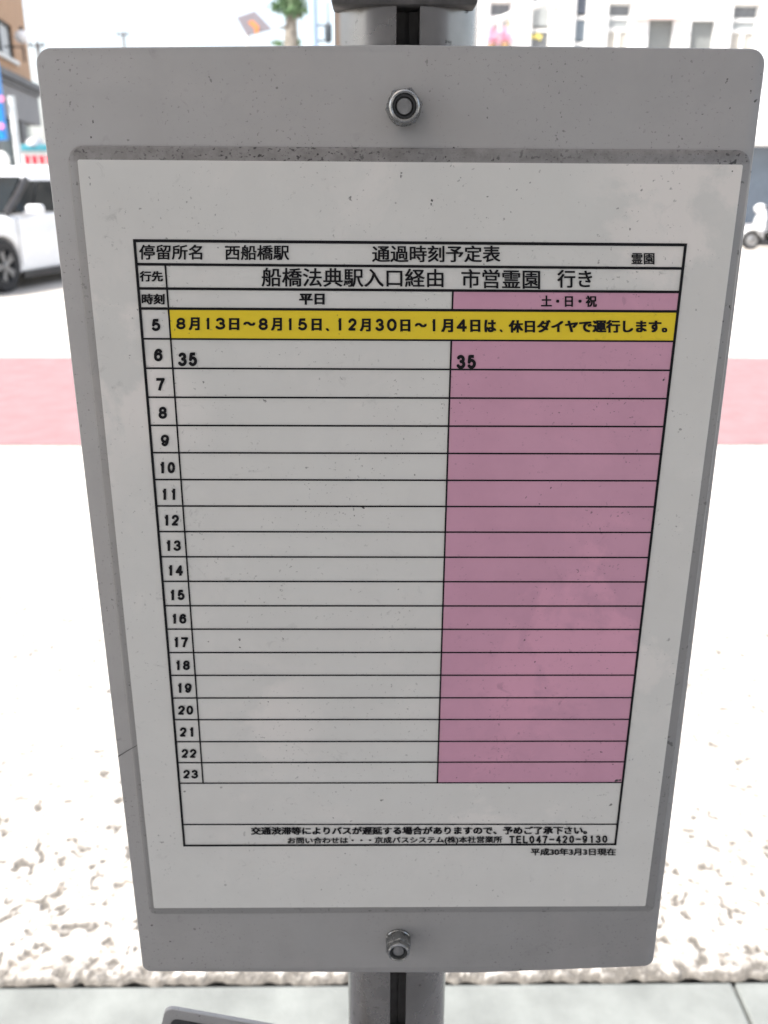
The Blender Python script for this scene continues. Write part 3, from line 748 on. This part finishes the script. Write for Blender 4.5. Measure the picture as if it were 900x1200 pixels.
window('b', [(tops['b'], bz(30), M['pane_pale'], None), (bz(35), zlo, M['pane_dark'], None)])
window('c', [(tops['c'], bz(15), mat('navy_pane', (.09,.10,.125), .15), None), (bz(20), bz(47), M['pane_blue'], None), (bz(51), zlo, M['pane_blue'], None)])
window('d', [(tops['d'], bz(17), M['pane_dark'], None), (bz(20), bz(31), M['pane_pale'], None), (bz(34), zlo, mat('cream_blind', (.42,.40,.36), .6), (.5,))])
window('e', [(tops['e'], bz(19), M['pane_dark'], None), (bz(22), bz(33), M['pane_pale'], None), (bz(35), zlo, bpy.data.materials['cream_blind'], (.5,))])
for k in ('s1', 's2'):
    x0, x1 = W_[k]; b = MB(); n = 26
    for i in range(n):
        za, zb_ = lerp(zlo, tops[k], i/n), lerp(zlo, tops[k], (i+1)/n); b.bbox(x0, x1, BY+.12, BY+.15, za+.004, zb_-.004, .006, seg=1)
    b.box(x0, x1, BY+.151, BY+.17, zlo, tops[k])
    b.build('roller_shutter', M['shutter'], bld)
b = MB(); b.box(bx(742), bx(800), BY-.12, BY-.003, bz(23), bz(20)); b.build('ledge', mat('pinkish_ledge', (.60,.50,.48), .6), bld)
b = MB(); b.box(bx(556), bx(900), BY-.10, BY-.003, zlo-.12, zlo-.005); b.build('sill', M['white_wall'], bld)
# yellow script on the second window
yt = MB(); put(yt, 'mily', 621, 38.5, 636, 47.5, bold=.05, depth=BY+.09)
yt.build('window_lettering', mat('yellow_lettering', (.75,.62,.16), .5), bld)
tag(bld, 'white building with tall windows and grey shutters across the road', 'building')
# pink flower pots on the window ledge
M['pot'] = mat('ochre_pot', (.42,.30,.14), .8); M['bloom'] = mat('pink_petals', (.82,.42,.56), .7, var=.12, scale=9); M['leaf'] = mat('leaf_green', (.07,.12,.04), .7, var=.3, scale=3)
def blobs(c0, rx, rz, n, sz, seed):
    r_ = random.Random(seed); b = MB()
    for i in range(n):
        u, v, w_ = r_.gauss(0, .42), r_.gauss(0, .42), r_.gauss(0, .42)
        p = Vector((c0[0]+u*rx, c0[1]+v*rx, c0[2]+w_*rz)); s_ = sz*(.6+.8*r_.random())
        n1 = Vector((r_.gauss(0,1), r_.gauss(0,1), r_.gauss(0,1))).normalized(); n2 = n1.orthogonal().normalized(); n3 = n1.cross(n2)
        b.add([p-n2*s_, p-n3*s_*.5, p+n2*s_, p+n3*s_*.5+n1*s_*.2], [(0,1,2),(0,2,3)])
    return b
for i, (px, lab) in enumerate(((576.5, 'pink flowers in an ochre pot at left end of window sill'), (592, 'pink flowers in an ochre pot nearer the window centre'))):
    q_ = at_y(px, 45, BY-.06); fp_ = empty('flower_pot', (q_.x, BY-.055, zlo-.005))
    b = MB(); b.lathe([(0,0),(.06,0),(.09,bz(50)-zlo+.01),(.08,bz(50)-zlo+.01),(0,bz(50)-zlo)], 16, M=Matrix.Translation((q_.x, BY-.06, zlo-.005))); b.build('pot', M['pot'], fp_, True)
    blobs((q_.x, BY-.08, bz(44.5)), .16, .21, 260, .035, i).build('blossom', M['bloom'], fp_)
    tag(fp_, lab, 'flower pot', 'flower pots on the upper sill')
# white slanting pole in front of the windows
A_, B_ = at_y(556, 34, BY-.45), at_y(668, -8, BY-.45)
sp_ = empty('flag_pole', A_)
b = MB(); b.tube([A_, B_], [.075, .065], 14); b.build('rod', M['sash'], sp_, True)
for q_ in (A_+Vector((.1,0,.03)), lerp(A_, B_, .8)): b = MB(); b.tube([q_, q_+Vector((0,.46,-.1))], .03, 8); b.build('bracket', M['sash'], sp_, True)
for px, py in ((596, 28), (651.5, 11)):
    q_ = at_y(px, py, BY-.42); b = MB(); b.lathe([(0,-.06),(.05,-.05),(.07,.0),(.04,.05),(.02,.07),(0,.07)], 12, M=Matrix.Translation(q_))
    b.tube([q_+Vector((0,0,.06)), q_+Vector((-.12,-.02,.12))], .015, 6)
    b.build('lamp', mat('cream_lamp', (.55,.50,.36), .5), sp_, True)
tag(sp_, 'white slanting pole fixed across the upper windows', 'pole')

# ------------------------------------------------------------------ tan building and shop signs, left
hC = 4.3
P1, P2 = at_z(40, 103, hC), at_z(8, 88, hC)
dr = (P1-P2); dr.z = 0; dr.normalize(); nr = Vector((dr.y, -dr.x, 0))       # nr: out of the facade, towards the street
F0 = P1.copy(); F0.z = 0
MF = Matrix(((dr.x, nr.x, 0, F0.x), (dr.y, nr.y, 0, F0.y), (0, 0, 1, 0), (0, 0, 0, 1)))   # local: x along facade (0 = far end), y outward, z up
MFi = MF.inverted()
def loc_f(px, py, off=0.0):
    d = MFi.to_3x3() @ ray(px, py); c = MFi @ CAM; t_ = (off-c.y)/d.y; return c+d*t_
xe = loc_f(35.5, 80, -.5).x; Lb = -16
tn = empty('tan_building', F0)
M['tan'] = mat('tan_tile', (.42,.26,.155), .75, var=.08, scale=2, bump=.1, bscale=30)
M['dk_stone'] = mat('dark_grey_stone', (.10,.10,.105), .6, var=.2, scale=2)
wA, wB = loc_f(-14, 50, -.5), loc_f(15.5, 50, -.5)
wz0, wz1 = loc_f(14, 70, -.5).z, loc_f(11, 29, -.5).z
b = facade([Lb, xe], [hC+.2, 14], [(wA.x, wB.x, wz0, wz1)], 0, .2)
b.v = [tuple(MF @ Vector((p[0], -.5-p[1], p[2]))) for p in b.v]; b.build('wall', M['tan'], tn)
b = MB(); b.box(Lb, xe, -9, -1.0, 0, 13.9, M=MF); b.box(xe-.2, xe-.001, -1.0, -.72, hC, 13.9, M=MF); b.build('core', M['tan'], tn)
b = MB(); b.box(Lb, 1.9, -.9, .0, hC-.02, hC+.18, M=MF); b.box(Lb, 1.8, -.9, -.12, hC-.18, hC-.02, M=MF); b.build('cornice', M['dk_stone'], tn)
b = MB(); b.box(Lb, 1.7, -.9, -.2, hC-1.15, hC-.18, M=MF); b.build('fascia', mat('grey_fascia', (.20,.195,.20), .6, var=.1), tn)
b = MB()
for px in (26,): xx = loc_f(px, 150, -.3).x; b.box(xx-.45, xx+.45, -.9, -.25, 0, hC-1.15, M=MF)
b.box(Lb, loc_f(3,150,-.3).x, -.9, -.4, 0, hC-1.15, M=MF)
b.build('pier', M['dk_stone'], tn)
b = MB(); b.box(Lb, 1.65, -.99, -.6, 0, hC-1.15, M=MF); b.build('shop_front', mat('pale_shop_glass', (.30,.34,.33), .2, var=.25, scale=.8), tn)
fr = MB(); xm = wA.x+(wB.x-wA.x)*.55
for a_, c_ in ((wA.x, wA.x+.07), (xm-.07, xm+.07), (wB.x-.09, wB.x)): fr.box(a_, c_, -.68, -.55, wz0, wz1, M=MF)
fr.box(wA.x, wB.x, -.67, -.56, wz1-.07, wz1, M=MF); fr.box(wA.x, wB.x, -.67, -.56, wz0, wz0+.07, M=MF)
wo = fr.build('window', M['black'], tn)
b = MB(); b.box(wA.x, wB.x, -.66, -.62, wz0, wz1, M=MF); b.build('pane', mat('pale_blind_pane', (.42,.43,.43), .4, var=.2, scale=2), wo)
b = MB(); b.box(wA.x-.1, wB.x+.1, -.55, -.38, wz0-.12, wz0-.003, M=MF); b.build('sill', M['sash'], wo)
tag(tn, 'tan building with dark stone ground floor at the far left', 'building')
# globe lamp on the corner of the tan building
lq = loc_f(25.5, 43, .1); lw = MF @ lq
gl = empty('wall_lamp', MF @ Vector((lq.x, -.5, lq.z)))
b = MB(); b.lathe([(.22*math.sin(a_), -.22*math.cos(a_)*.9) for a_ in [math.pi*k/14 for k in range(15)]], 20, M=Matrix.Translation(lw)); b.build('globe', mat('white_globe', (.88,.88,.88), .3), gl, True)
b = MB(); b.tube([MF @ Vector((lq.x, -.5, lq.z-.30)), MF @ Vector((lq.x, .1, lq.z-.30)), MF @ Vector((lq.x, .1, lq.z-.19))], .022, 8); hg = MB(); hg.tube([lw+Vector((0,0,.18)), lw+Vector((0,0,.30))], [.07,.04], 10); hg.build('cap', M['black'], gl, True)
hg = MB(); hg.tube([lw+Vector((0,0,-.3)), lw+Vector((0,0,-.75))], [.035,.03], 8); hg.build('hanger', M['black'], gl, True)
b.build('bracket', M['black'], gl, True); tag(gl, 'white globe lamp on a dark bracket at tan building corner', 'lamp')
# blue upright sign on white pole
def upright(px0, px1, py0, py1, D):
    return at_y(px0, py0, D), at_y(px1, py1, D)
D = 15.5
M['pink_mark'] = mat('pink_mark', (.72,.25,.45), .5)
a_, c_ = upright(-22, 6.5, 70, 164, D)
bs = empty('blue_sign', (c_.x+.1, D, .004))
b = MB(); b.bbox(a_.x, c_.x, D, D+.16, c_.z, a_.z, .02); b.build('panel', mat('bright_blue_panel', (.01,.22,.62), .4, var=.12, scale=1.5), bs)
q_ = at_y(6, 104, D).z; b = MB(); b.bbox(a_.x+.02, c_.x+.005, D-.02, D-.003, q_, a_.z-.02, .006); b.build('upper_panel', mat('pale_blue_panel', (.22,.40,.62), .4, var=.15, scale=2), bs)
for py in (116, 148):
    b = MB(); m0 = at_y(-2, py, D)
    for j in range(5):
        an = 2*math.pi*j/5; b.lathe([(0,.02),(.022,.015),(.026,0),(.022,-.015),(0,-.02)], 10, M=Matrix.Translation((m0.x+.032*math.cos(an)+.05, D-.01, m0.z+.032*math.sin(an))) @ Matrix.Rotation(R(90),4,'X'))
    b.build('flower_mark', M['pink_mark'], bs)
pa = at_y(10.5, 112, D); b = MB(); b.tube([(pa.x, D+.08, .004), (pa.x, D+.08, at_y(8, 112, D).z)], .055, 12); b.build('post', mat('pale_post', (.55,.58,.58), .5), bs, True)
tag(bs, 'bright blue upright sign with pink marks on a pale post', 'sign')
# red and white stall sign under a dome
D = 17.0
a_, c_ = upright(24, 66, 170, 201, D)
rs = empty('red_sign', ((a_.x+c_.x)/2, D, .004))
b = MB(); b.bbox(a_.x, c_.x, D, D+.2, c_.z-.15, a_.z, .02); b.build('panel', mat('white_sign_panel', (.70,.68,.66), .5, var=.04), rs)
b = MB(); b.bbox(a_.x-.02, c_.x+.02, D-.05, D-.003, at_y(30,177,D).z, a_.z+.01, .01); b.build('blue_band', mat('cyan_band', (.05,.24,.30), .4), rs)
b = MB()
for px in (32, 40.5, 49, 57.5):
    m0 = at_y(px, 187, D)
    b.lathe([(0,.02),(.036,.015),(.046,.0)], 14, M=Matrix.Translation((m0.x, D-.004, m0.z)) @ Matrix.Rotation(R(90),4,'X'))
    b.box(m0.x-.045, m0.x+.045, D-.012, D-.003, m0.z-.07, m0.z-.03); b.box(m0.x-.045, m0.x+.045, D-.0125, D-.0035, m0.z+.025, m0.z+.06)
b.build('red_mark', mat('red_mark', (.65,.025,.05), .5), rs)
b = MB(); m0 = at_y(39, 171, D); b.lathe([(.17,0),(.16,.06),(.11,.12),(.05,.145),(0,.15)], 20, M=Matrix.Translation((m0.x, D+.1, m0.z))); b.build('dome_lamp', mat('grey_dome', (.42,.43,.45), .3, .4), rs, True)
for xx in (a_.x+.08, c_.x-.08): b = MB(); b.tube([(xx, D+.1, .004), (xx, D+.1, c_.z-.1)], .03, 8); b.build('leg', M['black'], rs, True)
tag(rs, 'white sign with red marks, blue band and grey dome above the car', 'sign')
# round white sign at the left border
D = 18.0; m0 = at_y(1, 188, D); ws = empty('round_sign', (m0.x, D, .004))
b = MB(); b.lathe([(0,.03),(.15,.03),(.165,.015),(.165,-.015),(.15,-.03),(0,-.03)], 28, M=Matrix.Translation(m0) @ Matrix.Rotation(R(90),4,'X')); b.build('disc', M['sash'], ws, True)
b = MB(); b.tube([(m0.x, D+.06, .004), (m0.x, D+.06, m0.z+.1)], .03, 8); b.build('post', M['metal_dull'], ws, True)
tag(ws, 'small round white sign low at the left border beside dark pier', 'sign')

# ------------------------------------------------------------------ things against the sky, left of the pole
# pale blue lamp post with dark cylinder
D = 16.0; base = at_y(367.8, 53, D); lpst = empty('pale_post', (base.x, D, .004))
zt = at_y(368, -70, D).z
b = MB(); b.tube([(base.x, D, .004), (base.x, D, 2.5), (base.x, D, zt)], [.085,.078,.065], 16); b.build('shaft', mat('pale_blue_paint', (.36,.47,.62), .5, var=.05), lpst, True)
tag(lpst, 'pale blue post standing against the sky left of the pole', 'post')
ct, cb_ = at_y(384.5, 28, D), at_y(384.5, 51, D)
dv = empty('dark_canister', (ct.x, D, cb_.z))
b = MB(); hh_ = ct.z-cb_.z; b.lathe([(0,0),(.02,0),(.03,.02),(.055,.03),(.058,.05),(.058,hh_-.03),(.045,hh_),(.02,hh_+.02),(.012,hh_+.05),(.010,hh_+.30),(0,hh_+.31)], 20, M=Matrix.Translation((ct.x, D, cb_.z))); b.build('canister', mat('dark_slate', (.035,.045,.055), .5, var=.2), dv, True)
for z_ in (ct.z-.02, cb_.z+.04): b = MB(); b.tube([(base.x+.06, D, z_), (ct.x-.05, D, z_)], .014, 8); b.build('bracket', M['black'], dv, True)
tag(dv, 'dark slim canister with a rod on top bracketed to the pale post', 'street equipment')
# pollarded street tree
D = 26.0; tp = at_y(340, 53, D); t0 = at_y(342, 18, D)
tr = empty('street_tree', (tp.x, D, .0))
M['bark'] = mat('grey_bark', (.24,.22,.19), .9, var=.3, scale=6, bump=.6, bscale=12)
def tree_leaf():
    mt, nt, b = new_mat('tree_leaves'); oc = objc(nt)
    nt.links.new(mixc(nt, ramp(nt, noise(nt, 2.2, 3, .6, oc), .35, .65), (.07,.15,.065), (.19,.30,.15)), b.inputs['Base Color']); b.inputs['Roughness'].default_value = .6
    return mt
M['leaves'] = tree_leaf()
b = MB(); b.tube([(tp.x-.03,D,0),(tp.x-.02,D,2.5),(tp.x+.02,D,tp.z),(t0.x-.02,D,t0.z-.2),(t0.x,D,t0.z),(t0.x+.02,D,t0.z+.9)], [.26,.22,.19,.15,.13,.05], 14)
r_ = random.Random(4)
for k in range(9):
    an = k*2.4; zz = t0.z-.15+.09*k; p0 = Vector((t0.x, D, zz)); e_ = p0+Vector((math.cos(an)*(.35+.1*r_.random()), math.sin(an)*.4, .28+.3*r_.random()))
    b.tube([p0, (p0+e_)/2+Vector((0,0,.03)), e_], [.07,.045,.02], 7)
q1 = at_y(324, 33, D); b.tube([(t0.x-.05,D,q1.z-.03),(lerp(t0.x,q1.x,.5),D,q1.z+.02),(q1.x,D,q1.z)], [.06,.04,.015], 7)
b.build('trunk', M['bark'], tr, True)
cr = MB()
for k in range(46):
    an = r_.random()*6.283; rad = r_.random()**.6*.47; zz = t0.z+.02+r_.random()*1.7; sc_ = 1-.35*abs((zz-t0.z-.5)/1.3)
    bb = blobs((t0.x+math.cos(an)*rad*sc_, D+math.sin(an)*rad*sc_, zz), .22, .15, 55, .05, k); cr.add(bb.v, bb.f)
for (ux, uy) in ((323,10),(329,6),(352,7),(357,11),(346,3),(334,12),(350,12)):
    q_ = at_y(ux, uy, D); bb = blobs(q_, .16, .12, 70, .045, ux); cr.add(bb.v, bb.f)
q_ = at_y(326, 51, D); bb = blobs(q_, .2, .10, 80, .045, 99); cr.add(bb.v, bb.f)
q_ = at_y(349, 50, D); bb = blobs(q_, .12, .12, 40, .045, 98); cr.add(bb.v, bb.f)
cr.build('crown', M['leaves'], tr)
tag(tr, 'pollarded street tree with a green tuft against the white sky', 'tree')
# tilted square board with orange mark on a thin post
D = 20.0; cq = [at_y(u, v, D) for u, v in ((277,20),(298.5,12.5),(319,34),(289,42))]
cm = sum(cq, Vector())/4; ts = empty('tilted_signboard', (cm.x-.1, D, .004))
b = MB(); b.prism([(p.x, p.z) for p in cq], D, D+.05, .008); b.build('panel', mat('lilac_grey_panel', (.21,.19,.21), .5, var=.08), ts)
b = MB(); om = [at_y(u, v, D-.012) for u, v in ((290,26),(296,23.5),(304,31),(302,40),(299,40.5),(297.5,32),(294,30))]
b.prism([(p.x, p.z) for p in om], D-.012, D-.002); b.build('orange_mark', mat('orange_mark', (.60,.22,.08), .5), ts)
pz = at_y(289, 38, D); b = MB(); b.tube([(pz.x, D+.10, .004), (pz.x, D+.10, cm.z)], .045, 10); b.build('post', M['sash'], ts, True)
tag(ts, 'grey square board tilted in the sky with an orange mark', 'sign')
# two far utility poles whose tips show over the board
def upole(px, py, D, h_extra, lab):
    q_ = at_y(px, py, D); o = empty('utility_pole', (q_.x, D, -.03))
    b = MB(); b.tube([(q_.x, D, -.03), (q_.x, D, q_.z)], [.16,.09], 12); b.build('shaft', mat('grey_concrete_pole', (.22,.22,.22), .8), o, True)
    b = MB(); b.box(q_.x-.35, q_.x+.35, D-.14, D-.10, q_.z-.22, q_.z-.14)
    for dx in (-.28, .28, .05): b.lathe([(0,0),(.05,.0),(.06,.05),(.04,.12),(0,.13)], 10, M=Matrix.Translation((q_.x+dx, D-.12, q_.z-.14)))
    b.build('cross_arm', M['dk_stone'], o, True); tag(o, lab, 'utility pole', 'utility poles far behind the board')
upole(43.5, 49, 46, 0, 'far utility pole tip just over the upper left board corner')
upole(144, 37, 60, 0, 'faint distant utility pole tip in the open white sky')
